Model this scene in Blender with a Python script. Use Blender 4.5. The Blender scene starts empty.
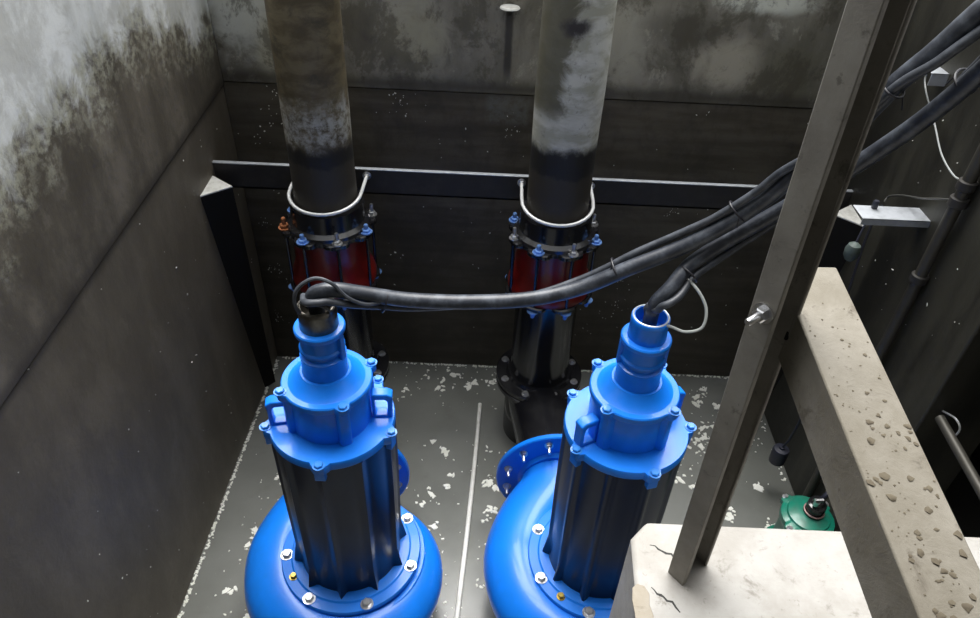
import bpy, bmesh, math, random
from mathutils import Vector, Matrix, noise
PI = math.pi
rnd = random.Random(7)
sc = bpy.context.scene
C = sc.collection

# ------------------------------------------------------------------ materials
def newmat(name):
    m = bpy.data.materials.new(name); m.use_nodes = True
    nt = m.node_tree; b = nt.nodes['Principled BSDF']
    return m, nt, b

class N:
    """small node helper"""
    def __init__(s, nt): s.nt = nt
    def add(s, t, **k):
        n = s.nt.nodes.new(t)
        for a, v in k.items(): setattr(n, a, v)
        return n
    def link(s, a, b): s.nt.links.new(a, b)
    def coord(s):
        return s.add('ShaderNodeTexCoord').outputs['Object']
    def noise(s, vec, scale, detail=6, rough=.6, dist=0, stretch=None):
        if stretch:
            mp = s.add('ShaderNodeMapping'); mp.inputs['Scale'].default_value = stretch
            s.link(vec, mp.inputs[0]); vec = mp.outputs[0]
        n = s.add('ShaderNodeTexNoise')
        n.inputs['Scale'].default_value = scale; n.inputs['Detail'].default_value = detail
        n.inputs['Roughness'].default_value = rough; n.inputs['Distortion'].default_value = dist
        s.link(vec, n.inputs['Vector']); return n.outputs[0]
    def math(s, op, a, b=None, clamp=False):
        n = s.add('ShaderNodeMath', operation=op, use_clamp=clamp)
        for i, v in enumerate((a, b)):
            if v is None: continue
            if hasattr(v, 'node'): s.link(v, n.inputs[i])
            else: n.inputs[i].default_value = v
        return n.outputs[0]
    def step(s, v, lo, hi):
        n = s.add('ShaderNodeMapRange', interpolation_type='SMOOTHSTEP')
        n.inputs['From Min'].default_value = lo; n.inputs['From Max'].default_value = hi
        s.link(v, n.inputs['Value']); return n.outputs[0]
    def mix(s, fac, a, b, mode='MIX'):
        n = s.add('ShaderNodeMix', data_type='RGBA', blend_type=mode)
        if hasattr(fac, 'node'): s.link(fac, n.inputs[0])
        else: n.inputs[0].default_value = fac
        for i, v in ((6, a), (7, b)):
            if hasattr(v, 'node'): s.link(v, n.inputs[i])
            else: n.inputs[i].default_value = (*v, 1)
        return n.outputs[2]
    def sep(s, v):
        n = s.add('ShaderNodeSeparateXYZ'); s.link(v, n.inputs[0]); return n.outputs
    def blob(s, vec, c, sc_, lo, hi, nz, amp):
        """soft stain around point c (object space); sc_ stretches the distance per axis"""
        a = s.add('ShaderNodeVectorMath', operation='SUBTRACT'); s.link(vec, a.inputs[0]); a.inputs[1].default_value = c
        m = s.add('ShaderNodeVectorMath', operation='MULTIPLY'); s.link(a.outputs[0], m.inputs[0]); m.inputs[1].default_value = sc_
        l = s.add('ShaderNodeVectorMath', operation='LENGTH'); s.link(m.outputs[0], l.inputs[0])
        d = s.math('ADD', l.outputs['Value'], s.math('MULTIPLY', s.math('SUBTRACT', nz, .5), amp))
        return s.step(d, hi, lo)
    def bump(s, h, strength, dist, b):
        n = s.add('ShaderNodeBump'); n.inputs['Strength'].default_value = strength; n.inputs['Distance'].default_value = dist
        s.link(h, n.inputs['Height']); s.link(n.outputs[0], b.inputs['Normal'])

def plain(name, col, rough=.5, metal=0, coat=0, dirt=None, dscale=8, damt=.5, bump=0, spec=.5):
    m, nt, b = newmat(name); k = N(nt)
    b.inputs['Roughness'].default_value = rough; b.inputs['Metallic'].default_value = metal
    b.inputs['Coat Weight'].default_value = coat; b.inputs['Coat Roughness'].default_value = .12
    b.inputs['Specular IOR Level'].default_value = spec
    v = k.coord(); n1 = k.noise(v, dscale, 8, .65)
    if dirt:
        f = k.math('MULTIPLY', k.step(n1, .42, .68), damt)
        k.link(k.mix(f, col, dirt), b.inputs['Base Color'])
    else:
        k.link(k.mix(k.math('MULTIPLY', n1, .25), col, tuple(c*.75 for c in col)), b.inputs['Base Color'])
    if bump: k.bump(k.noise(v, dscale*6, 5), bump, .004, b)
    return m

M = {}
M['blue'] = plain('blue_paint', (.006, .20, .84), .36, coat=.25, spec=.35, dirt=(.012, .15, .55), dscale=5, damt=.35, bump=.08)
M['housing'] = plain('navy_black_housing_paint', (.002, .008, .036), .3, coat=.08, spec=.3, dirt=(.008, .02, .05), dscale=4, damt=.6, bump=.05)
M['bluebolt'] = plain('blue_painted_bolt', (.03, .22, .70), .3, coat=.3)
M['black'] = plain('black_enamel', (.008, .008, .010), .22, coat=.4, dirt=(.03, .03, .03), damt=.4, bump=.05)
M['red'] = plain('red_enamel', (.17, .007, .005), .3, coat=.3, dirt=(.05, .005, .004))
M['silver'] = plain('zinc_plated_steel', (.75, .76, .78), .3, 1, dirt=(.45, .43, .4), dscale=30)
M['bluezinc'] = plain('blue_chromate_bolt', (.20, .38, .80), .35, .6)
M['copper'] = plain('rusted_nut', (.35, .13, .05), .6, .4)
M['brass'] = plain('brass_plug', (.45, .33, .08), .35, .9)
M['nickel'] = plain('bare_metal_gland', (.16, .15, .13), .3, .9, dirt=(.05, .045, .04), dscale=18, damt=.7)
M['rim'] = plain('worn_bright_rim', (.62, .68, .74), .4, .5)
M['rod'] = plain('galvanised_rod', (.75, .76, .76), .45, .4)
M['plate'] = plain('galvanised_plate', (.55, .58, .62), .4, .5, dirt=(.3, .32, .34), dscale=12)
M['whiteplate'] = plain('chalky_cap', (.66, .66, .62), .8, dirt=(.35, .34, .3), dscale=25)
M['cable'] = plain('rubber_cable', (.024, .028, .038), .40, dirt=(.11, .125, .15), dscale=16, damt=.6, bump=.12)
M['cable2'] = plain('thin_rubber_cable', (.035, .04, .05), .45, dirt=(.10, .11, .13), dscale=20, damt=.6)
M['tie'] = plain('dark_tie', (.02, .02, .025), .4)
M['wire'] = plain('pale_wire', (.33, .35, .34), .5)
M['darkwire'] = plain('dark_wire', (.06, .06, .055), .5)
M['pvc'] = plain('white_pvc', (.80, .80, .76), .5, dirt=(.55, .54, .48), dscale=20)
M['flake'] = plain('floating_flakes', (.88, .88, .82), .7, dirt=(.68, .69, .58), dscale=9)
M['green'] = plain('green_paint', (.005, .20, .13), .35, coat=.3, dirt=(.05, .12, .09), dscale=14)
M['float'] = plain('float_rubber', (.02, .022, .035), .4)
M['greyfloat'] = plain('dirty_float_weight', (.09, .12, .11), .6, dirt=(.03, .04, .035), dscale=20)
M['railpipe'] = plain('dirty_steel_pipe', (.07, .066, .056), .5, .4, dirt=(.05, .045, .035), dscale=15)
M['beamsteel'] = plain('dark_wet_steel', (.026, .024, .022), .6, 0, dirt=(.05, .045, .04), dscale=12)
M['darksteel'] = plain('dark_corner_steel', (.014, .013, .011), .8, spec=.2)

def steel_dirty(name, base, dark, light, bs=.3):
    m, nt, b = newmat(name); k = N(nt); v = k.coord()
    n1 = k.noise(v, 5, 8, .65); n2 = k.noise(v, 38, 6, .7); n3 = k.noise(v, 13, 8, .7, .6)
    c = k.mix(k.step(n1, .35, .65), base, light)
    c = k.mix(k.math('MULTIPLY', k.step(n3, .56, .70), .7), c, dark)
    c = k.mix(k.math('MULTIPLY', k.step(n2, .60, .72), .6), c, dark)
    k.link(c, b.inputs['Base Color']); b.inputs['Roughness'].default_value = .75
    b.inputs['Metallic'].default_value = .0
    k.bump(k.math('ADD', n3, k.math('MULTIPLY', n2, .4)), bs, .006, b)
    return m
M['post'] = steel_dirty('weathered_galvanised_post', (.21, .195, .17), (.07, .062, .05), (.29, .275, .24), .25)
M['brace'] = steel_dirty('mud_caked_brace', (.165, .148, .114), (.075, .06, .042), (.24, .222, .185), .5)
M['block'] = steel_dirty('pale_cast_concrete', (.315, .300, .275), (.16, .145, .12), (.40, .39, .37), .35)

# left wall: white-washed above an irregular line, wet dark concrete below
def left_wall_mat():
    m, nt, b = newmat('left_wall_concrete'); k = N(nt); v = k.coord(); x, y, z = k.sep(v)
    n1 = k.noise(v, 2.2, 8, .6); n2 = k.noise(v, 7, 10, .7, .5); n3 = k.noise(v, 30, 6, .7)
    st = k.noise(v, 5, 8, .6, 0, (1, 1, .35))
    fc = k.add('ShaderNodeFloatCurve'); cu = fc.mapping.curves[0]
    pts = [(0, .40), (.40, .47), (.46, .62), (.58, .75), (.70, .84), (.80, .85), (.88, .70), (.94, .55), (1, .5)]
    while len(cu.points) < len(pts): cu.points.new(.5, .5)
    for p, q in zip(cu.points, pts): p.location = q
    fc.mapping.update()
    k.link(k.math('DIVIDE', y, 3.5), fc.inputs['Value'])
    line = k.math('ADD', k.math('MULTIPLY', fc.outputs[0], .6), 1.86)       # height of the stain's edge
    d = k.math('SUBTRACT', z, line)
    d = k.math('ADD', d, k.math('MULTIPLY', k.math('SUBTRACT', n2, .5), .55))
    d = k.math('ADD', d, k.math('MULTIPLY', k.math('SUBTRACT', st, .5), .35))
    dm = k.noise(v, 3.6, 12, .74, .3, (1, 1, .7))
    up = k.step(d, -.06, .10)
    fringe = k.math('MULTIPLY', k.step(d, -.22, 0), k.step(d, .16, 0))
    dark = k.mix(k.step(st, .35, .68), (.092, .080, .060), (.170, .150, .116))
    dark = k.mix(k.math('MULTIPLY', k.step(n2, .55, .72), .5), dark, (.060, .055, .045))
    dark = k.mix(k.math('MULTIPLY', k.step(n3, .62, .75), .3), dark, (.16, .15, .13))
    light = k.mix(k.step(st, .38, .62), (.60, .62, .60), (.80, .82, .80))
    light = k.mix(k.math('MULTIPLY', k.step(n2, .52, .70), .45), light, (.36, .355, .30))
    dark = k.mix(k.math('MULTIPLY', k.step(dm, .44, .60), .55), dark, (.065, .056, .042))
    dark = k.mix(k.math('MULTIPLY', k.step(dm, .42, .34), .5), dark, (.21, .19, .15))
    light = k.mix(k.math('MULTIPLY', k.step(dm, .48, .60), .5), light, (.42, .42, .38))
    c = k.mix(up, dark, light)
    c = k.mix(k.math('MULTIPLY', fringe, k.math('MULTIPLY', k.step(n3, .4, .62), .6)), c, (.50, .50, .38))
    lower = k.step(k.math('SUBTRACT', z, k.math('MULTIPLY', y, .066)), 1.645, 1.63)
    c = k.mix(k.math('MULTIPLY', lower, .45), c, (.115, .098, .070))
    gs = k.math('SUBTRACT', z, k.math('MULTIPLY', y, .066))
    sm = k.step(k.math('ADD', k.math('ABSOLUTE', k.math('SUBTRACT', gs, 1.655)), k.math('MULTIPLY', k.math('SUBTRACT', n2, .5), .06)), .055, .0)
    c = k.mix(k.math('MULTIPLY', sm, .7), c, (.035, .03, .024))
    k.link(c, b.inputs['Base Color'])
    b.inputs['Roughness'].default_value = .55
    k.bump(k.math('ADD', n2, k.math('MULTIPLY', n3, .5)), .22, .01, b)
    return m
M['left'] = left_wall_mat()

def back_wall_mat():
    m, nt, b = newmat('back_wall_concrete'); k = N(nt); v = k.coord(); x, y, z = k.sep(v)
    n1 = k.noise(v, 1.6, 8, .6); n2 = k.noise(v, 6, 10, .72, .6); n3 = k.noise(v, 28, 6, .7)
    st = k.noise(v, 6, 8, .6, 0, (1, 1, .3)); hz = k.noise(v, 6, 8, .6, 0, (.25, 1, 2.2))
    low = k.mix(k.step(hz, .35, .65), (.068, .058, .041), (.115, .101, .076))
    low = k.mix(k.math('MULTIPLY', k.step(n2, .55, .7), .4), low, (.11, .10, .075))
    upc = k.mix(k.step(st, .35, .65), (.165, .153, .120), (.290, .272, .222))
    upc = k.mix(k.math('MULTIPLY', k.step(n2, .50, .68), .6), upc, (.10, .092, .062))
    def sp(c, s_, lo, hi, col, amt, amp=.9):
        nonlocal upc
        upc = k.mix(k.math('MULTIPLY', k.blob(v, c, s_, lo, hi, n2, amp), amt), upc, tuple(q*1.6 for q in col))
    sp((-1.25, 3.5, 2.30), (3.2, 1, 2.0), .25, .75, (.40, .41, .37), .85)
    sp((-1.12, 3.5, 2.06), (7, 1, 3.2), .25, .7, (.32, .31, .24), .7)
    sp((-.42, 3.5, 2.15), (3.0, 1, 3.2), .2, .75, (.27, .255, .185), .75)
    sp((-.55, 3.5, 2.45), (2.2, 1, 3.0), .2, .8, (.30, .29, .24), .6)
    sp((.60, 3.5, 2.20), (3.6, 1, 2.4), .2, .7, (.30, .29, .24), .55)
    sp((1.12, 3.5, 2.10), (3.1, 1, 4.2), .25, .75, (.31, .285, .22), .8)
    sp((1.25, 3.5, 2.40), (2.2, 1, 9.0), .25, .7, (.50, .51, .44), .85)
    sp((.90, 3.5, 2.25), (2.4, 1, 6.0), .2, .7, (.06, .055, .042), .6)
    sp((1.45, 3.5, 2.05), (3, 1, 2.0), .2, .8, (.07, .066, .04), .6)
    # shadow below the anchor plate, painted into the wall colour
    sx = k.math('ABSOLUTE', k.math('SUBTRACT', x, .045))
    shadow_streak = k.math('MULTIPLY', k.step(k.math('ADD', sx, k.math('MULTIPLY', k.math('SUBTRACT', n2, .5), .02)), .026, .010), k.step(z, 1.92, 2.05))
    shadow_streak = k.math('MULTIPLY', shadow_streak, k.step(z, 2.36, 2.32))
    upc = k.mix(k.math('MULTIPLY', shadow_streak, .85), upc, (.035, .032, .03))
    dm = k.noise(v, 3.4, 12, .74, .3, (1, 1, .75))
    upc = k.mix(k.math('MULTIPLY', k.step(dm, .50, .58), .65), upc, (.080, .070, .046))
    upc = k.mix(k.math('MULTIPLY', k.step(dm, .42, .36), .6), upc, (.44, .42, .34))
    low = k.mix(k.math('MULTIPLY', k.step(dm, .45, .60), .5), low, (.04, .035, .026))
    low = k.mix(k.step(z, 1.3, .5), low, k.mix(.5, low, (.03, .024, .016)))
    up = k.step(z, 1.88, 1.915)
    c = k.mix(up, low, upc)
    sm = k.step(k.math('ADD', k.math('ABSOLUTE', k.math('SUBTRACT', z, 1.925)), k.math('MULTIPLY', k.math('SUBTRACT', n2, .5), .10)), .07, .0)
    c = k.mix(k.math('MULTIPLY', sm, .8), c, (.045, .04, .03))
    patch = k.math('MULTIPLY', k.step(k.math('ABSOLUTE', k.math('SUBTRACT', x, .06)), .13, .09), k.step(k.math('ABSOLUTE', k.math('SUBTRACT', z, 1.81)), .10, .05))
    c = k.mix(k.math('MULTIPLY', patch, k.math('MULTIPLY', k.step(n3, .3, .6), .7)), c, (.15, .155, .15))
    k.link(c, b.inputs['Base Color']); b.inputs['Roughness'].default_value = .5
    k.bump(k.math('ADD', n2, k.math('MULTIPLY', n3, .5)), .2, .01, b)
    return m
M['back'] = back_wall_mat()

def right_wall_mat():
    m, nt, b = newmat('right_wall_concrete'); k = N(nt); v = k.coord(); x, y, z = k.sep(v)
    n2 = k.noise(v, 6, 10, .72, .6); st = k.noise(v, 5, 8, .6, 0, (1, 1, .18)); n3 = k.noise(v, 30, 6, .7)
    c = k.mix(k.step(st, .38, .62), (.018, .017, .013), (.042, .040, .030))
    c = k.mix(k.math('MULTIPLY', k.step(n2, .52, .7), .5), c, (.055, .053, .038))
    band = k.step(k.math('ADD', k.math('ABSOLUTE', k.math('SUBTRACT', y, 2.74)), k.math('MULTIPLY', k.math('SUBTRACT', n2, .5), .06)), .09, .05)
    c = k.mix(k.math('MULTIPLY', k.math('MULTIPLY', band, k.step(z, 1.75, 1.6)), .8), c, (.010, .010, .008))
    k.link(c, b.inputs['Base Color']); b.inputs['Roughness'].default_value = .5
    k.bump(k.math('ADD', n2, k.math('MULTIPLY', n3, .5)), .2, .01, b)
    return m
M['right'] = right_wall_mat()

def floor_mat():
    m, nt, b = newmat('wet_grey_floor'); k = N(nt); v = k.coord(); x, y, z = k.sep(v)
    n1 = k.noise(v, 1.3, 6, .55); n2 = k.noise(v, 6, 9, .65); n3 = k.noise(v, 60, 4, .6)
    c = k.mix(k.step(n1, .35, .65), (.150, .155, .140), (.200, .205, .190))
    c = k.mix(k.math('MULTIPLY', k.step(n2, .55, .75), .3), c, (.10, .10, .085))
    c = k.mix(k.math('MULTIPLY', k.step(n3, .66, .74), .35), c, (.40, .40, .36))
    k.link(c, b.inputs['Base Color'])
    k.link(k.math('ADD', k.math('MULTIPLY', n2, .15), .17), b.inputs['Roughness'])
    k.bump(n2, .05, .004, b)
    return m
M['floor'] = floor_mat()

def conc_pipe(name, side):
    m, nt, b = newmat(name); k = N(nt); v = k.coord(); x, y, z = k.sep(v)
    n2 = k.noise(v, 7, 10, .72, .5); n3 = k.noise(v, 26, 6, .75); hz = k.noise(v, 7, 8, .6, .3, (1, 1, 2.2))
    if side == 1:
        c = k.mix(k.step(hz, .38, .62), (.075, .058, .030), (.140, .114, .066))
        c = k.mix(k.math('MULTIPLY', k.step(n2, .52, .66), .6), c, (.03, .028, .02))
        g = k.math('MULTIPLY', k.step(k.math('ADD', z, k.math('MULTIPLY', k.math('SUBTRACT', n2, .5), .25)), 1.84, 1.90), k.step(k.math('ADD', z, k.math('MULTIPLY', k.math('SUBTRACT', n2, .5), .25)), 2.10, 2.00))
        c = k.mix(k.math('MULTIPLY', g, k.step(n3, .36, .60)), c, (.36, .355, .315))
        edge = 1.86
    else:
        c = k.mix(k.step(hz, .38, .62), (.36, .355, .29), (.56, .56, .51))
        ol = k.step(k.math('ADD', k.math('ADD', x, k.math('MULTIPLY', k.math('SUBTRACT', z, 2.1), -.10)), k.math('MULTIPLY', k.math('SUBTRACT', n2, .5), .22)), -.02, -.07)
        ol = k.math('MULTIPLY', ol, k.step(z, 2.0, 2.12))
        c = k.mix(k.math('MULTIPLY', ol, .9), c, (.085, .078, .048))
        c = k.mix(k.math('MULTIPLY', k.step(n3, .55, .68), .55), c, (.10, .095, .07))
        c = k.mix(k.blob(v, (-.01, -.13, 2.44), (7, 1, 12), .2, .6, n2, .8), c, (.035, .03, .03))
        edge = 1.91
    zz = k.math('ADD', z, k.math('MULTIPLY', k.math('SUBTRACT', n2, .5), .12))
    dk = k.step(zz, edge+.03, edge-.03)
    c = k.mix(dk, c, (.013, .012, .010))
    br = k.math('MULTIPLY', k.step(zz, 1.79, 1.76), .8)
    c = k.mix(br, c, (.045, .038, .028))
    k.link(c, b.inputs['Base Color']); b.inputs['Roughness'].default_value = .6
    k.bump(k.math('ADD', n2, k.math('MULTIPLY', n3, .5)), .25, .01, b)
    return m
M['riser1'] = conc_pipe('brown_stained_riser', 1)
M['riser2'] = conc_pipe('pale_stained_riser', 2)
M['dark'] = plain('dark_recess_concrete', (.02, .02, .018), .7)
M['blocker'] = plain('sky_blocker_concrete', (.16, .155, .14), .8)  # concrete of the added sky blockers
M['mortar'] = steel_dirty('crumbled_mortar', (.26, .225, .17), (.16, .13, .09), (.32, .29, .24), .5)

# ------------------------------------------------------------------ mesh helpers
def obj(name, bm, mat, parent=None, smooth=35, bevel=0, loc=None):
    me = bpy.data.meshes.new(name)
    bmesh.ops.recalc_face_normals(bm, faces=bm.faces)
    bm.to_mesh(me); bm.free()
    for mm in (mat if isinstance(mat, (list, tuple)) else [mat]): me.materials.append(mm)
    if smooth:
        me.polygons.foreach_set('use_smooth', [True]*len(me.polygons))
        me.set_sharp_from_angle(angle=math.radians(smooth))
    o = bpy.data.objects.new(name, me); C.objects.link(o)
    if parent: o.parent = parent
    if loc is not None: o.location = loc
    if bevel:
        b = o.modifiers.new('bevel', 'BEVEL'); b.width = bevel; b.segments = 2; b.limit_method = 'ANGLE'; b.angle_limit = math.radians(40)
    return o
def place(o, parent, loc, q=None):
    c = o.copy(); C.objects.link(c); c.parent = parent; c.location = loc
    if q is not None: c.rotation_euler = q
    return c
def thing(name, label, cat, loc=(0, 0, 0), group=None):
    o = bpy.data.objects.new(name, None); C.objects.link(o); o.location = loc
    o.empty_display_size = .1
    return tag(o, label, cat, group)
def tag(o, label, cat, group=None, kind=None):
    o['label'] = label; o['category'] = cat
    if group: o['group'] = group
    if kind: o['kind'] = kind
    return o
def struct(o): o['kind'] = 'structure'; return o

def lathe(bm, prof, seg=48, c=(0, 0, 0), mat=None, cap=True):
    """prof: list of (r, z); axis z"""
    c = Vector(c); rings = []
    for r, z in prof:
        if r <= 1e-6: rings.append([bm.verts.new(c+Vector((0, 0, z)))]); continue
        rings.append([bm.verts.new(c+Vector((r*math.cos(2*PI*i/seg), r*math.sin(2*PI*i/seg), z))) for i in range(seg)])
    for a, b in zip(rings, rings[1:]):
        for i in range(seg):
            j = (i+1) % seg
            if len(a) == 1 and len(b) == 1: continue
            if len(a) == 1: bm.faces.new((a[0], b[i], b[j]))
            elif len(b) == 1: bm.faces.new((a[i], a[j], b[0]))
            else: bm.faces.new((a[i], a[j], b[j], b[i]))
    if cap:
        for r in (rings[0], rings[-1]):
            if len(r) > 2: bm.faces.new(r)
    return [v for r in rings for v in r]
def lathe_obj(name, prof, mat, parent, seg=48, **k):
    bm = bmesh.new(); lathe(bm, prof, seg); return obj(name, bm, mat, parent, **k)
def box(bm, a, b):
    vs = [bm.verts.new((x, y, z)) for x in (a[0], b[0]) for y in (a[1], b[1]) for z in (a[2], b[2])]
    for f in ((0, 1, 3, 2), (4, 6, 7, 5), (0, 4, 5, 1), (2, 3, 7, 6), (0, 2, 6, 4), (1, 5, 7, 3)):
        bm.faces.new([vs[i] for i in f])
    return vs
def prism(bm, poly, z0, z1):
    a = [bm.verts.new((x, y, z0)) for x, y in poly]; b = [bm.verts.new((x, y, z1)) for x, y in poly]
    n = len(poly)
    for i in range(n): bm.faces.new((a[i], a[(i+1) % n], b[(i+1) % n], b[i]))
    bm.faces.new(a[::-1]); bm.faces.new(b)
    return a+b
def hull(bm, lower, upper):
    """same count loops joined"""
    a = [bm.verts.new(p) for p in lower]; b = [bm.verts.new(p) for p in upper]; n = len(a)
    for i in range(n): bm.faces.new((a[i], a[(i+1) % n], b[(i+1) % n], b[i]))
    bm.faces.new(a[::-1]); bm.faces.new(b); return a+b
def cr(pts, n):
    """Catmull-Rom resample of points (Vectors of any length)"""
    P = [Vector(p) for p in pts]; P = [P[0]*2-P[1]]+P+[P[-1]*2-P[-2]]; out = []
    for i in range(1, len(P)-2):
        for s in range(n):
            t = s/n; a, b, c, d = P[i-1:i+3]
            out.append(.5*((2*b)+(c-a)*t+(2*a-5*b+4*c-d)*t*t+(3*b-a-3*c+d)*t**3))
    out.append(P[-2]); return out
def sweep(bm, pts, rad, seg=12, cap=True):
    P = [Vector(p) for p in pts]; n = len(P)
    if not hasattr(rad, '__len__'): rad = [rad]*n
    T = [(P[min(i+1, n-1)]-P[max(i-1, 0)]).normalized() for i in range(n)]
    u = T[0].orthogonal().normalized(); rings = []
    for i in range(n):
        u = (u-T[i]*u.dot(T[i])).normalized(); w = T[i].cross(u)
        rings.append([bm.verts.new(P[i]+rad[i]*(math.cos(2*PI*k/seg)*u+math.sin(2*PI*k/seg)*w)) for k in range(seg)])
    for a, b in zip(rings, rings[1:]):
        for k in range(seg): bm.faces.new((a[k], a[(k+1) % seg], b[(k+1) % seg], b[k]))
    if cap: bm.faces.new(rings[0][::-1]); bm.faces.new(rings[-1])
def xf(bm, verts, mat): bmesh.ops.transform(bm, matrix=mat, verts=verts)

# shared bolt meshes: hex head on a washer; long stud with nut
def bolt_mesh(name, mat, r=.02, h=.02, stud=0):
    bm = bmesh.new()
    lathe(bm, [(r*1.35, 0), (r*1.35, r*.25)], 20)
    lathe(bm, [(r, r*.2), (r, h*.85), (r*.82, h)], 6)
    if stud: lathe(bm, [(r*.5, h*.9), (r*.5, h+stud), (r*.38, h+stud+.004)], 12)
    o = obj(name, bm, mat, None, 30); me = o.data; bpy.data.objects.remove(o); return me
BM = {'zinc': bolt_mesh('bolt', M['silver'], .020, .022), 'zincs': bolt_mesh('bolt', M['silver'], .016, .018),
      'stud': bolt_mesh('bolt', M['silver'], .019, .022, .035), 'blue': bolt_mesh('bolt', M['bluebolt'], .016, .014),
      'bz': bolt_mesh('bolt', M['bluezinc'], .022, .020, .02), 'cu': bolt_mesh('bolt', M['copper'], .022, .024, .03),
      'brass': bolt_mesh('drain_plug', M['brass'], .014, .018)}
def bolt(kind, parent, loc, rot=(0, 0, 0), name='bolt', scale=1):
    o = bpy.data.objects.new(name, BM[kind]); C.objects.link(o); o.parent = parent
    o.location = loc; o.rotation_euler = rot; o.scale = (scale,)*3; return o

def lugged(n, a0, r, rl, w, seg=120):
    """disc outline of radius r with n rounded lugs reaching rl, half-width w (rad)"""
    out = []
    for i in range(seg):
        a = 2*PI*i/seg; rr = r
        for k in range(n):
            d = (a-a0-2*PI*k/n+PI) % (2*PI)-PI
            if abs(d) < w: rr = max(rr, r+(rl-r)*math.sqrt(max(0, 1-(d/w)**2)) if abs(d) > w*.55 else rl-(rl-r)*.16*(1-0))
        out.append((rr*math.cos(a), rr*math.sin(a)))
    return out
def rings_of(polys):
    """loft between (poly, z) rings with equal counts"""
    bm = bmesh.new(); R = [[bm.verts.new((x, y, z)) for x, y in p] for p, z in polys]
    n = len(R[0])
    for a, b in zip(R, R[1:]):
        for i in range(n): bm.faces.new((a[i], a[(i+1) % n], b[(i+1) % n], b[i]))
    bm.faces.new(R[0][::-1]); bm.faces.new(R[-1]); return bm
def scaled(p, s): return [(x*s, y*s) for x, y in p]

# ------------------------------------------------------------------ the pit
XL, XR, YB, YF, ZT, ZR = -1.40, 1.80, 3.52, -.9, 2.85, 3.9
bm = bmesh.new(); box(bm, (XL-.2, YF-.2, -.2), (XR+1.4, YB+.2, 0)); struct(obj('floor', bm, M['floor'], smooth=0))
def wall_with_step(name, mat, low, up):
    bm = bmesh.new(); box(bm, *low); box(bm, *up); return struct(obj(name, bm, mat, smooth=0, bevel=.006))
bm = bmesh.new()
def sl_(y): return 1.875-.066*(YB-y)
a_, b_ = YF-.2, YB+.2
hull(bm, [(XL-.2, a_, 0), (XL, a_, 0), (XL, a_, sl_(a_)-.004), (XL-.2, a_, sl_(a_)-.004)], [(XL-.2, b_, 0), (XL, b_, 0), (XL, b_, sl_(b_)-.004), (XL-.2, b_, sl_(b_)-.004)])
hull(bm, [(XL-.2, a_, sl_(a_)), (XL+.008, a_, sl_(a_)+.004), (XL+.008, a_, ZT), (XL-.2, a_, ZT)], [(XL-.2, b_, sl_(b_)), (XL+.008, b_, sl_(b_)+.004), (XL+.008, b_, ZT), (XL-.2, b_, ZT)])
struct(obj('wall_left', bm, M['left'], smooth=0, bevel=.006))
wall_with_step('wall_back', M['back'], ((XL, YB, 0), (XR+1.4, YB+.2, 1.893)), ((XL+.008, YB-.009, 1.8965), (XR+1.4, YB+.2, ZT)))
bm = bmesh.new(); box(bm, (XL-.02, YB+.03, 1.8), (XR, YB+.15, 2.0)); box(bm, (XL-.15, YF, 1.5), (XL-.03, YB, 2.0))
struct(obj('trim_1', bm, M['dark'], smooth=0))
bm = bmesh.new(); box(bm, (XR, 2.04, 0), (XR+.3, YB, ZT)); box(bm, (XR, YF-.2, 0), (XR+.3, .9, ZT)); box(bm, (XR, .9, 2.25), (XR+.3, 2.04, ZT))
struct(obj('wall_right', bm, M['right'], smooth=0, bevel=.008))
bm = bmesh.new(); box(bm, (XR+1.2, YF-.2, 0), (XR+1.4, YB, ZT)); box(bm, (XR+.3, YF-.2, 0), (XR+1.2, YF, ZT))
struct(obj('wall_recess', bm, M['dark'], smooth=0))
bm = bmesh.new(); box(bm, (XL-2.5, YF-.4, 0), (XR+3.5, YF-.2, ZR)); struct(obj('wall_front_blocker', bm, M['blocker'], smooth=0))  # unseen front wall, extended wide and high to block sky behind the camera
bm = bmesh.new(); box(bm, (XL-2.5, YF-.4, ZR), (XR+3.5, .80, ZR+.2)); box(bm, (XR+.02, YF-.2, ZT), (XR+3.5, YB+.4, ZT+.15)); struct(obj('sky_blocking_roof', bm, M['blocker'], smooth=0))  # unseen roofing, added to keep sky light off camera-facing sides and the recess

# cast concrete block in the right foreground
bm = bmesh.new()
poly = [(.395, .60), (.425, 1.15), (.475, 1.205), (1.80, 1.205), (1.80, .25), (.38, .25)]
prism(bm, poly, .90, 1.60)
bmesh.ops.subdivide_edges(bm, edges=bm.edges[:], cuts=0)
blk = obj('concrete_beam', bm, M['block'], bevel=.012)
tag(blk, 'pale concrete beam end with chamfered corner under the steel post', 'concrete beam')
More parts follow.
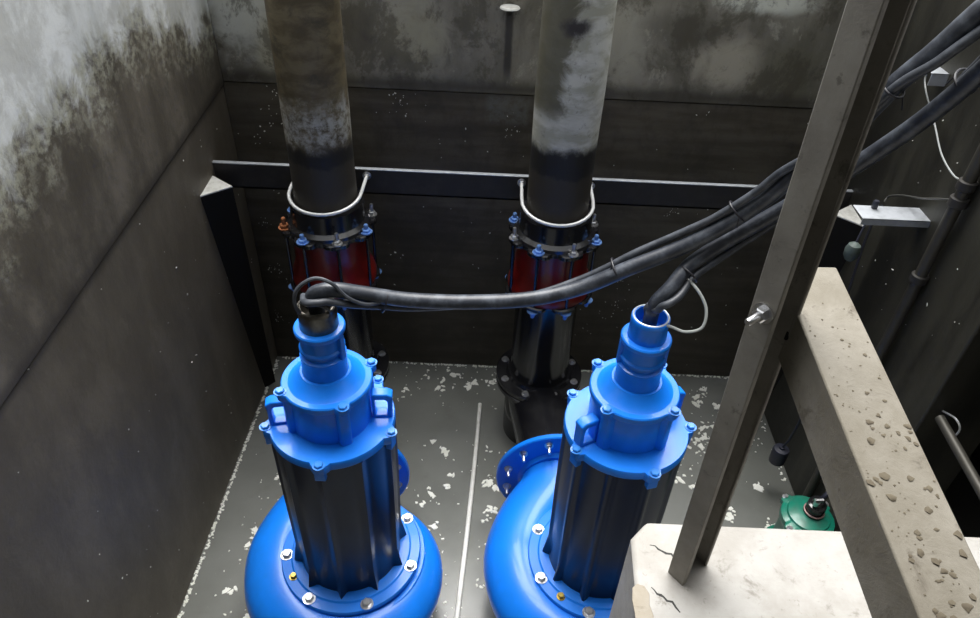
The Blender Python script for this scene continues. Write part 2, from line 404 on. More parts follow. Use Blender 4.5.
# crumbling edge patch and two jagged cracks in the top of the block
vs = [(.408, 1.0), (.422, 1.012), (.440, 1.006), (.450, .985), (.446, .955), (.452, .925), (.444, .89), (.450, .84), (.430, .80), (.404, .82), (.402, .88), (.405, .93), (.403, .965)]
bm = bmesh.new(); prism(bm, vs, 1.597, 1.6025)
m_ = obj('crumbled_edge', bm, M['mortar'], blk, 30, .0015); m_['label'] = 'brownish crumbled edge'
for cp in ([(.473, 1.129), (.487, 1.127), (.494, 1.117), (.501, 1.113), (.514, 1.105), (.528, 1.104), (.533, 1.092), (.531, 1.07), (.535, 1.051), (.536, 1.030)],
           [(.458, 1.004), (.464, .997), (.470, .986), (.479, .983), (.485, .979), (.493, .968), (.506, .966), (.512, .952), (.521, .938)]):
    bm = bmesh.new(); L = []
    for i, (x_, y_) in enumerate(cp):
        w_ = .0008+.0022*math.sin(PI*(i+.3)/len(cp))*(.6+.8*rnd.random()); L.append([bm.verts.new((x_-w_*.7, y_-w_, 1.6003)), bm.verts.new((x_+w_*.7, y_+w_, 1.6003)), bm.verts.new((x_, y_, 1.5985))])
    for a, b in zip(L, L[1:]):
        bm.faces.new((a[0], a[1], b[1], b[0])); bm.faces.new((a[1], a[2], b[2], b[1])); bm.faces.new((a[2], a[0], b[0], b[2]))
    c_ = obj('crack', bm, M['dark'], blk, 0); c_['label'] = 'dark jagged crack'
# dirty steel post: channel section turned 40 degrees
post = thing('steel_post', 'tall weathered galvanised steel post standing on the pale concrete beam', 'post', (.54, 1.01, 1.60))
e1 = Vector((-.032, .040)); e2 = Vector((.080, .066))
bm = bmesh.new()
t1, t2 = e1.normalized()*.006, e2.normalized()*.006
prism(bm, [tuple(q) for q in (Vector((0, 0)), e2*.16, e2*.16+t1, t2+t1, t2+e1-t1, e2-t2+e1-t1, e2-t2+t1, e2*.90+t1, e2*.90, e2, e1+e2, e1)], 0, 2.1)
obj('shaft', bm, M['post'], post, 30, .004)
# hex bolt and bent washer on the pale face, level with the brace
nf = Vector((-e1.y, e1.x)).normalized();  nf = nf if nf.dot(e2) < 0 else -nf
bl = bpy.data.objects.new('bolt', BM['stud']); C.objects.link(bl); bl.parent = post
pz = 2.50-1.6
bl.location = (e1.x*.45, e1.y*.45, pz); bl.rotation_euler = Vector((nf.x, nf.y, 0)).to_track_quat('Z', 'Y').to_euler(); bl.scale = (.8, .8, .8)
bl['label'] = 'bright hex bolt through the post'; post.rotation_euler = (0, -.0207, 0)

# brace: mud-caked box section coming off the post towards the viewer
V = Vector((-.054, .982, .180)).normalized(); W = Vector((.998, .055, 0)).normalized(); U = W.cross(V).normalized()
A = Vector((.592, 1.10, 2.471)); hw, hh = .121, .122
bra = thing('steel_brace', 'broad mud-caked steel box brace running off the post towards the viewer', 'brace', A)
bm = bmesh.new()
def ring(t): return [V*t, V*t+W*hw, V*t+W*hw-U*hh, V*t-U*hh]
bm = bmesh.new(); hull(bm, ring(-1.5), ring(.10)); ob = obj('box_section', bm, M['brace'], bra, 30, .004)
bm = bmesh.new()
lathe(bm, [(.0105, -.002), (.0105, .0012), (.0085, .0016)], 20)
ho = obj('bolt_hole', bm, M['darksteel'], bra, 30, 0, -V*.03-U*.062-W*.0005); ho.rotation_euler = (-W).to_track_quat('Z', 'Y').to_euler()
ho['label'] = 'dark round bolt hole in the side of the brace'
# clods of mud lying on the brace
bm = bmesh.new()
for i in range(150):
    t = -rnd.random()**.8*.62; s = rnd.random()
    if s > .2 and rnd.random() < .3: s = .3+.4*rnd.random()
    p = V*t+W*(hw*(.06+.88*s)); r = .0007+.0020*rnd.random()**3*(1+1.0*(t < -.25))
    ve = bmesh.ops.create_icosphere(bm, subdivisions=1, radius=r)['verts']
    for v in ve: v.co = Vector((v.co.x*(1+rnd.random()*1.6), v.co.y*(1+rnd.random()*1.6), v.co.z*.45))+p+U*.0004
mud = obj('mud_clods', bm, plain('dried_mud', (.11, .092, .062), .9, dirt=(.065, .05, .034), dscale=40), bra, 60); mud['kind'] = 'stuff'

# ------------------------------------------------------------------ beam, corner braces, risers
beam = thing('support_beam', 'long dark flat steel beam spanning the pit behind both risers', 'beam', (XL, 3.19, 1.47))
bm = bmesh.new(); box(bm, (0, 0, 0), (3.2, .012, .135)); box(bm, (0, 0, 0), (3.2, .05, .010)); obj('web', bm, M['beamsteel'], beam, 0, .001)
bm = bmesh.new(); box(bm, (.0, -.004, .135), (3.2, .018, .141)); w = obj('top_edge', bm, M['plate'], beam, 0, .001); w['label'] = 'bright worn top edge'
for sgn, X0 in ((1, XL), (-1, XR)):
    t = thing('corner_brace', 'dark tapered corner brace under the %s end of the steel beam, pale triangular top' % ('left' if sgn > 0 else 'right'), 'brace', (X0, 3.16, 0))
    up = [(0, 0, 1.545), (0, -.19, 1.535), (sgn*.125, -.09, 1.54)]
    lo = [(0, .16, .0), (0, .06, .0), (sgn*.05, .12, .0)]
    bm = bmesh.new(); hull(bm, lo, up); obj('tapered_body', bm, M['darksteel'], t, 20)
    bm = bmesh.new(); hull(bm, up, [(p[0], p[1], p[2]+.006) for p in up]); c = obj('cap_plate', bm, M['whiteplate'], t, 20); c['label'] = 'pale triangular cap plate'

def riser(px, mat, label, k):
    t = thing('riser_pipe', label, 'pipe', (px, 3.0, 0), 'riser pipes by the back wall')
    # duckfoot elbow
    path = cr([(0, 0, .42), (0, -.01, .36), (.01, -.06, .325), (.02, -.16, .315), (.06, -.42, .32), (.088, -.62, .325)], 6)
    bm = bmesh.new(); sweep(bm, path, [.186-.012*i/len(path) for i in range(len(path))], 40)
    lathe(bm, [(.186, 0), (.186, .37), (.17, .40)], 48)
    el = obj('foot_elbow', bm, M['black'], t)
    bm = bmesh.new(); v = lathe(bm, [(.16, 0), (.305, 0), (.310, .004), (.310, .022), (.305, .026), (.16, .026)], 56)
    xf(bm, v, Matrix.Translation((.093, -.612, .325)) @ Matrix.Rotation(PI/2, 4, 'X')); obj('elbow_flange', bm, M['black'], t)
    # floor-level pair of flanges
    fl = lathe_obj('pipe_flange', [(.17, .40), (.243, .40), (.246, .404), (.246, .425), (.240, .430), (.228, .432), (.228, .436), (.240, .438), (.246, .442), (.246, .463), (.242, .467), (.19, .469), (.18, .49), (.165, .49)], M['black'], t, 56)
    for i in range(8):
        a = 2*PI*(i+.5)/8; bolt('zincs', fl, (.212*math.cos(a), .212*math.sin(a), .466))
    lathe_obj('lower_pipe', [(.165, .46), (.165, 1.14)], M['black'], t, 48)
    # flange adaptor coupling: red sleeve between bolted rings
    sl = lathe_obj('coupling_sleeve', [(.165, 1.085), (.212, 1.09), (.216, 1.12), (.202, 1.17), (.186, 1.21), (.184, 1.30), (.19, 1.385), (.165, 1.40)], M['red'], t, 56)
    def ringp(n, a0, r, rl, z0, z1, nm):
        p = lugged(n, a0, r, rl, .30, 128); o = obj(nm, rings_of([(scaled(p, .97), z0), (p, z0+.006), (p, z1-.006), (scaled(p, .97), z1)]), M['black'], t); return o
    a0 = -PI/2+.38
    tr = ringp(8, a0, .203, .238, 1.385, 1.415, 'upper_ring'); lr = ringp(8, a0, .205, .236, 1.065, 1.090, 'lower_ring')
    for i in range(8):
        a = a0+2*PI*i/8; c, s = math.cos(a), math.sin(a)
        bolt(('stud', 'bz')[i % 2] if not (k == 0 and i == 6) else 'cu', tr, (.215*c, .215*s, 1.415))
        bolt('bz', lr, (.215*c, .215*s, 1.065), (PI, 0, 0))
        bm = bmesh.new(); sweep(bm, [(.215*c, .215*s, 1.08), (.215*c, .215*s, 1.40)], .008, 10); obj('tie_rod', bm, M['black'], t)
    lathe_obj('gland_cup', [(.205, 1.413), (.20, 1.43), (.178, 1.445), (.176, 1.535), (.15, 1.54)], M['black'], t, 56)
    # upper riser
    bm = bmesh.new(); P = []
    for i in range(48):
        z = 1.50+(3.7-1.50)*i/47; P.append((.149+.004*noise.noise(Vector((k*9, 0, z*3))), z))
    lathe(bm, P, 48); obj('upper_pipe', bm, mat, t)
    # bright U-bolt clamping the pipe to the beam
    pts = [(.172, .20, 1.585), (.172, .02, 1.582)]+[(.172*math.cos(a), -.172*math.sin(a)*1.0, 1.582-.028*math.sin(a)) for a in [PI*i/16 for i in range(1, 16)]]+[(-.172, .02, 1.582), (-.172, .20, 1.585)]
    bm = bmesh.new(); sweep(bm, pts, .0085, 12); ub = obj('u_bolt', bm, M['rod'], t); ub['label'] = 'bright steel U-bolt'
    for s in (-1, 1): bolt('zincs', ub, (s*.172, .17, 1.585), (PI/2, 0, 0), 'nut')
    return t
riser(-.80, M['riser1'], 'brown stained riser pipe nearer the left wall with red bolted coupling', 0)
riser(.315, M['riser2'], 'pale grey stained riser pipe near the middle with red bolted coupling', 1)

# ------------------------------------------------------------------ the two blue pumps
def pump(x, y, rot, label, glandmat, rimmat):
    t = thing('submersible_pump', label, 'pump', (x, y, 0), 'blue submersible pumps on the pit floor')
    # spiral casing: clockwise tube growing to a tangential outlet towards the back wall
    pts, rad = [], []
    for i in range(0, 13):
        f = i/12; a = math.radians(150-f*330); r = .085+.083*f**.9; Rr = .235+.093*f
        pts.append((Rr*math.cos(a), Rr*math.sin(a), .30)); rad.append(r)
    pts += [(-.322, .13, .30), (-.262, .28, .305), (-.170, .42, .312), (-.135, .53, .315)]
    rad += [.168, .170, .175, .190]
    P4 = cr([Vector((p[0], p[1], p[2], r)) for p, r in zip(pts, rad)], 5)
    bm = bmesh.new(); sweep(bm, [p.to_3d() for p in P4], [p[3] for p in P4], 36)
    vo = obj('volute_casing', bm, M['blue'], t, 60)
    lathe_obj('casing_body', [(.0, .12), (.26, .12), (.33, .18), (.345, .30), (.335, .385), (.325, .415), (.0, .43)], M['blue'], t, 64)
    lathe_obj('suction_stand', [(.22, 0), (.22, .02), (.17, .03), (.17, .14)], M['blue'], t, 48)
    lathe_obj('casing_flange', [(.2, .40), (.318, .40), (.324, .405), (.324, .430), (.320, .435), (.2, .435)], M['blue'], t, 72)
    mf = lathe_obj('backing_flange', [(.2, .451), (.301, .451), (.304, .455), (.304, .468), (.300, .474), (.262, .476), (.255, .482), (.2, .486)], M['blue'], t, 72)
    for i in range(7):
        a = math.radians(190+rot+360/7*i); bolt('zinc', mf, (.280*math.cos(a), .280*math.sin(a), .474), (0, 0, a))
    a = math.radians(214+rot); bolt('brass', mf, (.268*math.cos(a), .268*math.sin(a), .475), (0, 0, 0), 'drain_plug')
    # ribbed motor housing
    seg = 160
    def rib(r, h):
        out = []
        for i in range(seg):
            a = 2*PI*i/seg; d = abs(((a-math.radians(234+rot)) % (2*PI/10))/(2*PI/10)-.5)*2   # 1 at rib
            out.append(((r+h*max(0, (d-.72)/.28)**.8)*math.cos(a), (r+h*max(0, (d-.72)/.28)**.8)*math.sin(a)))
        return out
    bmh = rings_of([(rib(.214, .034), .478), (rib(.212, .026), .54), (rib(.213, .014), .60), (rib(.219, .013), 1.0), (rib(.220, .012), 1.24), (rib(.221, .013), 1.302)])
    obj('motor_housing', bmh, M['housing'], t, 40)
    p5 = lugged(5, math.radians(270+rot), .230, .254, .13, 160)
    mt = obj('motor_flange', rings_of([(scaled(p5, .985), 1.298), (p5, 1.303), (p5, 1.330), (scaled(p5, .985), 1.336)]), M['blue'], t, 30)
    for i in range(5):
        a = math.radians(270+rot+72*i); c, s = math.cos(a), math.sin(a)
        bolt('blue', mt, (.239*c, .239*s, 1.335), (0, 0, a))
        bm = bmesh.new(); v = box(bm, (.222, -.020, 1.262), (.247, .020, 1.30)); xf(bm, v, Matrix.Rotation(a, 4, 'Z')); obj('lug_nut_pocket', bm, M['blue'], mt, 30, .004)
    # terminal chamber with four ribs, cover with lugs
    pc = lugged(4, math.radians(30+rot), .144, .168, .17, 160)
    obj('terminal_chamber', rings_of([(scaled(pc, 1.0), 1.332), (pc, 1.502)]), M['blue'], t, 30)
    pv = lugged(4, math.radians(30+rot), .159, .183, .155, 160)
    bm = rings_of([(scaled(pv, .98), 1.500), (pv, 1.505), (pv, 1.524), (scaled(pv, .975), 1.529)])
    lathe(bm, [(.142, 1.526), (.130, 1.531), (.110, 1.550), (.093, 1.566), (.088, 1.572), (0, 1.573)], 64)
    cv = obj('chamber_cover', bm, M['blue'], t, 30)
    for i in range(4):
        a = math.radians(30+rot+90*i); bolt('blue', cv, (.166*math.cos(a), .166*math.sin(a), 1.528), (0, 0, a))
    # lifting eyes: thick arches standing on the motor flange
    for a in (192, 6):
        a = math.radians(a+rot)
        bm = bmesh.new()
        outer = [(.150, 1.330), (.222, 1.330), (.222, 1.415), (.226, 1.438), (.205, 1.450), (.150, 1.450)]
        inner = [(.160, 1.345), (.206, 1.345), (.206, 1.405), (.203, 1.417), (.194, 1.424), (.160, 1.424)]
        L = []
        for yy in (-.022, .022):
            L.append([bm.verts.new((r, yy, z)) for r, z in outer]); L.append([bm.verts.new((r, yy, z)) for r, z in inner])
        for i in range(6):
            j = (i+1) % 6
            bm.faces.new((L[0][i], L[0][j], L[1][j], L[1][i])); bm.faces.new((L[2][i], L[3][i], L[3][j], L[2][j]))
            bm.faces.new((L[0][i], L[2][i], L[2][j], L[0][j])); bm.faces.new((L[1][i], L[1][j], L[3][j], L[3][i]))
        xf(bm, bm.verts[:], Matrix.Rotation(a, 4, 'Z')); obj('lifting_eye', bm, M['blue'], t, 40, .006)
    # stepped cable entry
    ce = lathe_obj('cable_entry', [(.086, 1.565), (.079, 1.574), (.077, 1.640), (.079, 1.644), (.079, 1.650), (.068, 1.655), (.068, 1.672), (.077, 1.676), (.077, 1.684), (.071, 1.690), (.070, 1.742), (.083, 1.748), (.085, 1.752), (.085, 1.764), (.081, 1.769), (.062, 1.772)], M['blue'], t, 56)
    for s in (40, 220):
        bm = bmesh.new(); v = box(bm, (.066, -.012, 1.645), (.084, .012, 1.745)); xf(bm, v, Matrix.Rotation(math.radians(s-60+rot), 4, 'Z')); obj('entry_clamp', bm, M['blue'], ce, 30, .003)
    gn = lathe_obj('gland_nut', [(.064, 1.765), (.065, 1.770), (.062, 1.825), (.064, 1.832), (.064, 1.850), (.062, 1.853), (.052, 1.853), (.050, 1.845), (.050, 1.80), (0, 1.80)], glandmat, t, 40)
    gn['label'] = 'open threaded gland nut'
    bm = bmesh.new(); sweep(bm, [(.0575*math.cos(2*PI*i/40), .0575*math.sin(2*PI*i/40), 1.853) for i in range(41)], .0035, 8, False); obj('nut_rim', bm, rimmat, gn)
    # discharge flange, bolted to the elbow behind
    bm = bmesh.new(); v = lathe(bm, [(.15, 0), (.314, 0), (.320, .005), (.320, .026), (.314, .031), (.21, .032), (.195, .05), (.15, .05)], 64)
    xf(bm, v, Matrix.Translation((-.130, .557, .325)) @ Matrix.Rotation(PI/2, 4, 'X')); df = obj('discharge_flange', bm, M['blue'], t)
    for i in range(12):
        a = 2*PI*(i+.5)/12; bolt('stud', df, (-.130+.270*math.cos(a), .526, .325+.270*math.sin(a)), (PI/2, a, 0), scale=.85)
    # stiffening web on the outlet neck
    bm = bmesh.new(); pts = [(-.12, .22, .40), (-.12, .565, .46), (-.12, .575, .575), (-.12, .30, .44)]
    hull(bm, pts, [(p[0]+.03, p[1], p[2]) for p in pts]); obj('neck_web', bm, M['blue'], t, 30, .004)
    # name plate on the shadow side of the housing is unreadable in the photo and left off
    return t
p1 = pump(-.553, 1.795, 0, 'blue submersible pump nearer the left wall, bare metal cable gland', M['nickel'], M['nickel'])
p2 = pump(.536, 1.815, 17, 'blue submersible pump beside the pale concrete beam, blue cable gland', M['blue'], M['rim'])

# ------------------------------------------------------------------ cables
C1 = [(-.553, 1.795, 1.805), (-.556, 1.795, 1.85), (-.560, 1.79, 1.885), (-.540, 1.785, 1.912), (-.485, 1.792, 1.919), (-.396, 1.818, 1.888), (-.256, 1.849, 1.847), (-.058, 1.873, 1.831), (.142, 1.884, 1.847), (.304, 1.895, 1.893), (.455, 1.892, 1.986), (.6, 1.894, 2.07), (.731, 1.888, 2.176), (.819, 1.872, 2.284), (.874, 1.837, 2.402), (.946, 1.807, 2.524), (.994, 1.766, 2.665), (1.029, 1.717, 2.765), (1.063, 1.673, 2.87), (1.111, 1.646, 2.965), (1.25, 1.55, 3.4), (1.45, 1.4, 3.9)]
C2 = [(.536, 1.815, 1.805), (.536, 1.815, 1.86), (.545, 1.82, 1.908), (.580, 1.83, 1.958), (.64, 1.878, 2.018), (.726, 1.903, 2.082), (.815, 1.902, 2.161), (.896, 1.89, 2.243), (.97, 1.855, 2.344), (1.042, 1.817, 2.457), (1.09, 1.758, 2.575), (1.116, 1.689, 2.698), (1.126, 1.635, 2.791), (1.136, 1.581, 2.883), (1.25, 1.45, 3.3), (1.45, 1.2, 3.9)]
def cable(pts, r1, r2, label, seed, ties, turns, start):
    t = thing('pump_cable', label, 'cable', pts[0], 'cable pairs of the blue pumps')
    o0 = Vector(pts[0]); mid = [Vector(p)-o0 for p in cr(pts, 8)]; n = len(mid)
    bm = bmesh.new(); sweep(bm, mid, [r1]*n, 16); obj('power_cable', bm, M['cable'], t, 60)
    rr = random.Random(seed); side = []
    for i in range(n):
        T = (mid[min(i+1, n-1)]-mid[max(i-1, 0)]).normalized()
        u = (Vector((0, 0, 1))-T*T.z).normalized() if abs(T.z) < .98 else Vector((0, 1, 0))
        w = T.cross(u); a = start+turns*2*PI*i/n
        off = r1+r2*.95
        f = min(1, i/20)
        slack = 1+.12*abs(math.sin(i*.19+seed))*(1 if 12 < i < n-10 else 0)
        side.append(mid[i]+(u*math.cos(a)+w*math.sin(a))*off*f*slack)
    bm = bmesh.new(); sweep(bm, side[8:], r2, 12); obj('control_cable', bm, M['cable2'], t, 60)
    for i in ties:
        T = (mid[i+1]-mid[i-1]).normalized(); c = mid[i]*.55+side[i]*.45
        u = (side[i]-mid[i]).normalized(); w = T.cross(u)
        a_, b_ = r1+r2*.75+.004, r1+.005
        loop = [c+u*math.cos(2*PI*k/24)*a_+w*math.sin(2*PI*k/24)*b_ for k in range(25)]
        bm = bmesh.new(); sweep(bm, loop, .0035, 8, False); sweep(bm, [loop[6], loop[6]+w*.012-Vector((0, 0, .03))], .002, 6); obj('cable_tie', bm, M['tie'], t)
    return t, mid, side
ca, m1, s1 = cable(C1, .0255, .0125, 'black cable pair arching from the left pump across both risers', 1, (44, 78, 98, 128), 1.6, .5)
cb, m2, s2 = cable(C2, .0240, .0125, 'black cable pair rising from the right pump behind the steel post', 4, (30, 88), 1.1, .6)
# loose earth-wire loops at each gland
def loopwire(pts, r, mat, name, parent, off):
    bm = bmesh.new(); sweep(bm, [Vector(p)-Vector(off) for p in cr(pts, 8)], r, 8); return obj(name, bm, mat, parent)
loopwire([(-.565, 1.76, 1.81), (-.605, 1.75, 1.872), (-.598, 1.76, 1.935), (-.545, 1.775, 1.972), (-.49, 1.775, 1.958), (-.445, 1.775, 1.905), (-.39, 1.79, 1.868), (-.33, 1.82, 1.862), (-.28, 1.84, 1.868)], .0065, M['cable2'], 'earth_wire', ca, C1[0])
loopwire([(-.53, 1.765, 1.815), (-.50, 1.755, 1.86), (-.53, 1.75, 1.885), (-.585, 1.76, 1.88), (-.60, 1.79, 1.86), (-.575, 1.81, 1.815)], .0045, M['darkwire'], 'spare_wire', ca, C1[0])
ew = loopwire([(.570, 1.785, 1.838), (.590, 1.765, 1.853), (.635, 1.745, 1.85), (.682, 1.74, 1.875), (.690, 1.77, 1.925), (.665, 1.81, 1.965), (.625, 1.855, 1.985), (.595, 1.85, 1.975)], .005, M['wire'], 'earth_wire', cb, C2[0])
ew['label'] = 'pale looped wire'

# ------------------------------------------------------------------ right wall fittings
fb = thing('float_bracket', 'grey galvanised shelf bracket sticking out of the right wall, black cord gripped on it', 'bracket', (XR, 2.60, 1.83))
bm = bmesh.new(); box(bm, (-.28, -.055, -.004), (.0, .055, .0)); box(bm, (-.28, -.055, -.03), (.0, -.051, 0)); obj('shelf_plate', bm, M['plate'], fb, 0, .0008)
bm = bmesh.new(); lathe(bm, [(.011, 0), (.013, .006), (.013, .03), (.009, .036)], 14, (-.20, .035, 0)); obj('cord_grip', bm, M['float'], fb)
# same bracket, higher and nearer the viewer's cables
fb2 = thing('cable_bracket', 'small grey wall bracket up high behind the lower cable pair', 'bracket', (XR, 2.90, 2.33))
bm = bmesh.new(); box(bm, (-.07, -.055, -.004), (0, .055, 0)); box(bm, (-.07, -.055, -.05), (0, -.051, 0)); obj('shelf_plate', bm, M['plate'], fb2, 0, .0008)
# conduit on the wall
cd = thing('wall_conduit', 'dark vertical steel pipe fixed down the right wall', 'pipe', (XR-.032, 2.41, 0))
lathe_obj('pipe', [(.024, .0), (.024, 3.2)], M['railpipe'], cd, 24)
for z in (.9, 1.62, 1.98, 2.05, 2.8):
    lathe_obj('collar', [(.03, z), (.034, z+.004), (.034, z+.036), (.03, z+.04)], M['beamsteel'], cd, 24)
# wires on the right wall
def wire(pts, r, mat, label, cat='wire', nm='hanging_wire'):
    bm = bmesh.new(); sweep(bm, cr(pts, 8), r, 8); return tag(obj(nm, bm, mat), label, cat)
wire([(1.795, 2.97, 2.33), (1.79, 2.97, 2.25), (1.77, 2.75, 2.156), (1.765, 2.62, 2.09), (1.77, 2.50, 2.06), (1.78, 2.44, 2.075)], .0035, M['wire'], 'thin pale wire drooping from the high wall bracket to the vertical pipe')
wire([(1.73, 2.795, 1.775), (1.745, 2.80, 1.80), (1.75, 2.72, 1.85), (1.75, 2.60, 1.905), (1.76, 2.50, 1.96), (1.775, 2.44, 1.99)], .004, M['darkwire'], 'dark wire running from the shelf bracket across to the vertical pipe')
# level float with its cord from the bracket
fs = thing('float_switch', 'black cylindrical float switch hanging on a cord below the brace', 'float switch', (1.64, 2.60, .29))
lathe_obj('float_body', [(0, -.055), (.035, -.055), (.042, -.048), (.045, .04), (.040, .052), (.016, .056), (.014, .066), (0, .067)], M['float'], fs, 32)
bm = bmesh.new(); sweep(bm, cr([(0, 0, .06), (.02, .0, .15), (.04, .02, .35), (.06, .10, .9), (.065, .17, 1.3), (.085, .19, 1.47)], 8), .006, 8); c_ = obj('cord', bm, M['float'], fs); c_['label'] = 'thin black cord'
gw = thing('cord_weight', 'grey-green dirty float weight hanging just under the shelf bracket', 'float weight', (1.62, 2.69, 1.58))
lathe_obj('weight', [(0, -.05), (.02, -.046), (.032, -.025), (.034, .005), (.026, .03), (.01, .042), (0, .044)], M['greyfloat'], gw, 24)
bm = bmesh.new(); sweep(bm, [(0, 0, .03), (.03, .04, .11), (.06, .07, .168)], .005, 8); obj('cord', bm, M['float'], gw)
# small bright sleeve on the beam end / loose fitting
# rail across the dark opening
rl = thing('rail_pipe', 'dirty round steel rail across the dark opening at right', 'rail', (XR+.03, 2.0, 1.25))
bm = bmesh.new(); sweep(bm, [(0, .0, 0), (0, -.5, -.03), (0, -1.10, -.06)], .019, 20); obj('rail', bm, M['railpipe'], rl)
bm = bmesh.new(); sweep(bm, cr([(.03, .04, .0), (.035, -.03, .03), (.05, -.06, .0), (.06, -.04, -.08)], 6), .004, 8); obj('hook', bm, M['rod'], rl)
# green pump half hidden behind the concrete beam
gp = thing('sump_pump', 'small green sump pump behind the concrete beam with black cable gland', 'pump', (1.645, 2.17, -.0))
lathe_obj('body', [(.15, 0), (.155, .02), (.155, .05), (.12, .07), (.115, .27), (.125, .29), (.13, .31)], M['green'], gp, 40)
bm = rings_of([(lugged(4, .6, .128, .150, .25, 96), .305), (lugged(4, .6, .130, .152, .25, 96), .312), (lugged(4, .6, .128, .150, .25, 96), .335), (lugged(4, .6, .10, .115, .25, 96), .348)])
lathe(bm, [(.105, .345), (.10, .358), (.06, .372), (0, .374)], 40); gc = obj('cover', bm, M['green'], gp, 35)
for i in range(4):
    a = .6+PI/2*i; bolt('zincs', gc, (.137*math.cos(a), .137*math.sin(a), .336), scale=.8)
gg = lathe_obj('cable_gland', [(.046, .365), (.048, .385), (.040, .39), (.040, .41), (.046, .415), (.044, .44), (.032, .445), (.028, .47), (0, .47)], M['black'], gp, 28, loc=(.015, 0, 0))
bm = bmesh.new(); sweep(bm, [(.047*math.cos(2*PI*i/30)+.0, .047*math.sin(2*PI*i/30), .388) for i in range(31)], .004, 8, False); r_ = obj('gland_ring', bm, plain('pinkish_ring', (.5, .32, .3), .4, .3), gg)
bm = bmesh.new(); sweep(bm, cr([(.015, 0, .46), (.03, 0, .50), (.06, .02, .53), (.10, .05, .56), (.125, .07, .60), (.15, .08, .62)], 7), .012, 10); obj('cable', bm, M['float'], gp)
bm = bmesh.new(); sweep(bm, [(-.01, -.02, .46), (-.012, -.03, .50)], .014, 8); sweep(bm, [(-.03, -.03, .505), (.01, -.03, .51)], .011, 8); obj('shackle', bm, M['silver'], gp)
# anchor plate high on the back wall
an = thing('anchor_plate', 'small round white capped stub high on the back wall between the risers', 'anchor', (.043, YB-.07, 2.335))
lathe_obj('cap', [(0, -.004), (.044, -.004), (.048, 0), (.044, .006), (0, .009)], M['whiteplate'], an, 28)
bm = bmesh.new(); sweep(bm, [(0, .0, -.006), (0, .02, -.03), (0, .056, -.04)], .013, 12); obj('stub', bm, M['beamsteel'], an)
# loose white PVC pipe lying on the floor
bm = bmesh.new(); sweep(bm, cr([(0, 0, 0), (-.012, -.40, 0), (-.036, -.95, 0), (-.060, -1.41, 0), (-.09, -2.1, 0)], 8), .0125, 16)
tag(obj('floor_pipe', bm, M['pvc'], None, 40, 0, (-.018, 3.15, .0125)), 'thin white plastic pipe lying on the floor between the two pumps', 'pipe')

# ------------------------------------------------------------------ scum and flakes
def flake(bm, p, s, nrm='z', h=.003):
    h = h*(.6+.8*rnd.random()); n = rnd.randint(5, 8); a0 = rnd.random()*6; el = 1+rnd.random()*1.1; ro = rnd.random()*PI
    P = []
    for i in range(n):
        a = a0+2*PI*i/n; r = s*(.5+rnd.random()*.8); x, y = r*math.cos(a)*el, r*math.sin(a)
        P.append((x*math.cos(ro)-y*math.sin(ro), x*math.sin(ro)+y*math.cos(ro)))
    def mk(u, v, w):
        if nrm == 'z': return (p[0]+u, p[1]+v, p[2]+w)
        if nrm == 'y': return (p[0]+u, p[1]-w, p[2]+v)
        if nrm == 'x': return (p[0]+w, p[1]+u, p[2]+v)
    lo = [bm.verts.new(mk(u, v, -.001)) for u, v in P]; hi = [bm.verts.new(mk(u*.8, v*.8, h)) for u, v in P]
    for i in range(n): bm.faces.new((lo[i], lo[(i+1) % n], hi[(i+1) % n], hi[i]))
    bm.faces.new(hi)
bm = bmesh.new()
CL = [(-.30, 3.38, .16, 20), (-.12, 3.40, .14, 14), (.10, 3.38, .05, 6), (-.20, 2.75, .14, 12), (-.28, 2.45, .15, 10), (-.05, 3.30, .2, 8), (-.30, 2.15, .2, 9),
      (1.42, 3.30, .10, 16), (1.50, 3.12, .12, 26), (1.38, 2.95, .13, 34), (1.35, 2.80, .10, 22), (1.20, 2.72, .08, 10), (1.30, 2.50, .12, 14), (1.15, 3.35, .15, 9), (1.66, 2.95, .08, 6), (1.05, 3.1, .12, 8),
      (.08, 2.55, .06, 10), (.10, 2.35, .06, 10), (.06, 2.75, .07, 6), (.07, 2.15, .07, 8), (-.40, 1.9, .15, 10), (-.15, 1.75, .12, 8), (0.0, 2.0, .1, 6),
      (-1.2, 3.1, .12, 10), (-1.15, 2.5, .12, 12), (-1.2, 2.1, .10, 10), (-1.05, 2.9, .15, 8), (-1.2, 1.8, .1, 8), (-.5, 3.2, .12, 8), (1.62, 2.62, .06, 5), (1.60, 2.35, .05, 6)]
def inpump(x, y):
    return any((x-a)**2+(y-b)**2 < .2 and False for a, b in ((-.55, 1.73),))
for cx_, cy_, s_, n_c in CL:
    for i in range(n_c):
        x, y = rnd.gauss(cx_, s_*.55), rnd.gauss(cy_, s_*.55)
        if not (XL+.01 < x < XR-.02 and y < YB-.01): continue
        big = rnd.random() < .22
        q = (.010+.010*rnd.random()) if big else (.003+.005*rnd.random())
        flake(bm, (x, y, 0), q)
        if big:
            for j in range(3): flake(bm, (x+rnd.gauss(0, .018), y+rnd.gauss(0, .014), 0), q*.7)
for i in range(230): flake(bm, (rnd.uniform(XL+.02, XR-.03), rnd.uniform(1.3, YB-.03), 0), .002+.003*rnd.random()**2)
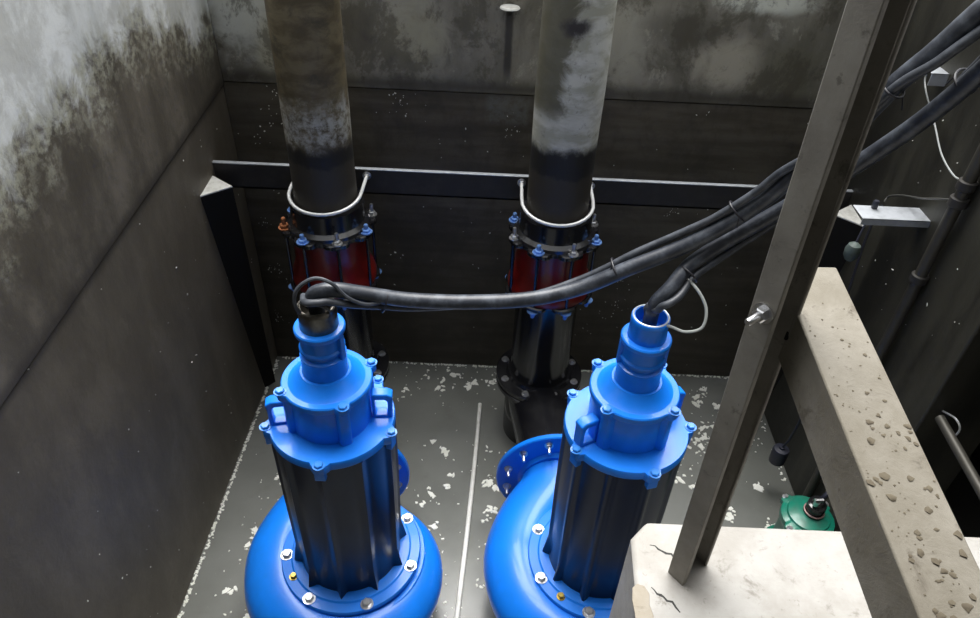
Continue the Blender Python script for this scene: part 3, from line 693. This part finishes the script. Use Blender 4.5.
# irregular tide line along the walls
def tide(a, b, n, w, dens):
    for i in range(n):
        t = rnd.random()
        if noise.noise(Vector((t*7, a[0]*3, 1.3))) < dens: continue
        p = Vector(a).lerp(Vector(b), t)
        flake(bm, (p.x+rnd.gauss(0, w), p.y+rnd.gauss(0, w), 0), .0035+.004*rnd.random())
tide((XL+.012, 1.3, 0), (XL+.012, 3.5, 0), 420, .004, -.5); tide((XL+.02, YB-.010, 0), (XR-.02, YB-.010, 0), 460, .003, -.5)
tide((XR-.03, 1.9, 0), (XR-.03, 3.3, 0), 120, .007, -.1)
tag(obj('scum_flakes', bm, M['flake'], None, 0), 'white scum flakes scattered over the wet grey floor', 'scum flakes', kind='stuff')
# specks stuck to the walls
bm = bmesh.new()
WC = [(-1.15, 1.75, .10, 16), (-1.25, 1.62, .07, 8), (-1.13, 1.84, .02, 6), (-.45, 1.82, .12, 16), (.08, 1.70, .05, 12), (-1.22, 1.30, .05, 14), (-1.30, .7, .06, 16), (-1.34, .35, .05, 14), (-1.30, 1.05, .04, 10), (-1.1, 1.32, .06, 8), (-.55, .9, .12, 8),
      (1.02, 1.25, .05, 14), (1.2, 1.3, .05, 5), (.8, .55, .08, 14), (.85, .75, .08, 10), (-.2, 1.3, .4, 8), (.9, .4, .3, 14), (1.3, .9, .3, 12), (.95, 1.95, .03, 4), (1.05, 1.85, .04, 3), (-.5, 1.85, .04, 10)]
for x0, z0, s_, n_c in WC:
    for i in range(n_c):
        x, z = rnd.gauss(x0, s_*.6), rnd.gauss(z0, s_*.6)
        if XL+.02 < x < XR and .02 < z < 1.88: flake(bm, (x, YB, z), .0012+.0032*rnd.random()**2, 'y', .002)
for i in range(70): flake(bm, (rnd.uniform(XL, XR), YB, rnd.uniform(.05, 1.85)), .0015+.0025*rnd.random()**2, 'y', .002)
for i in range(60): flake(bm, (XL, rnd.uniform(1.3, 3.5), rnd.uniform(.05, 1.85)), .0012+.0025*rnd.random()**3, 'x', .002)
for i in range(50):
    flake(bm, (XR, rnd.uniform(2.1, 3.2), rnd.uniform(.6, 2.3)), -.0012-.0035*rnd.random()**2, 'x', -.002)
tag(obj('wall_specks', bm, M['flake'], None, 0), 'small white dried specks splashed over the dark pit walls', 'specks', kind='stuff')

# ------------------------------------------------------------------ light, sky, camera
w = bpy.data.worlds.new('sky'); sc.world = w; w.use_nodes = True
nt = w.node_tree; bg = nt.nodes['Background']
k = N(nt); g = k.add('ShaderNodeTexCoord'); x, y, z = k.sep(g.outputs['Generated'])
col = k.mix(k.step(z, 0, 1), (.97, .98, 1.0), (.93, .96, 1.0)); k.link(col, bg.inputs[0]); bg.inputs[1].default_value = .95
sl = bpy.data.lights.new('hazy_overhead_sun', 'SUN'); sl.energy = 7.5; sl.angle = math.radians(50); sl.color = (1, .98, .95)
so = bpy.data.objects.new('hazy_overhead_sun', sl); C.objects.link(so); so.location = (0, 2, 6)
so.rotation_euler = Vector((-.02, .42, 1)).to_track_quat('Z', 'Y').to_euler()
cam = bpy.data.cameras.new('camera'); co = bpy.data.objects.new('camera', cam); C.objects.link(co); sc.camera = co
cam.sensor_width = 36; cam.lens = 36*711.8/980; cam.clip_start = .02
Rm = Matrix(((.99898, -.04495, -.004), (.02492, .62328, -.7816), (.03763, .7807, .62377)))
mw = Rm.to_4x4(); mw.translation = (0, 0, 3.3); co.matrix_world = mw
vs = sc.view_settings; vs.view_transform = 'Standard'; vs.look = 'None'; vs.gamma = 1; vs.exposure = .25; vs.use_curve_mapping = False
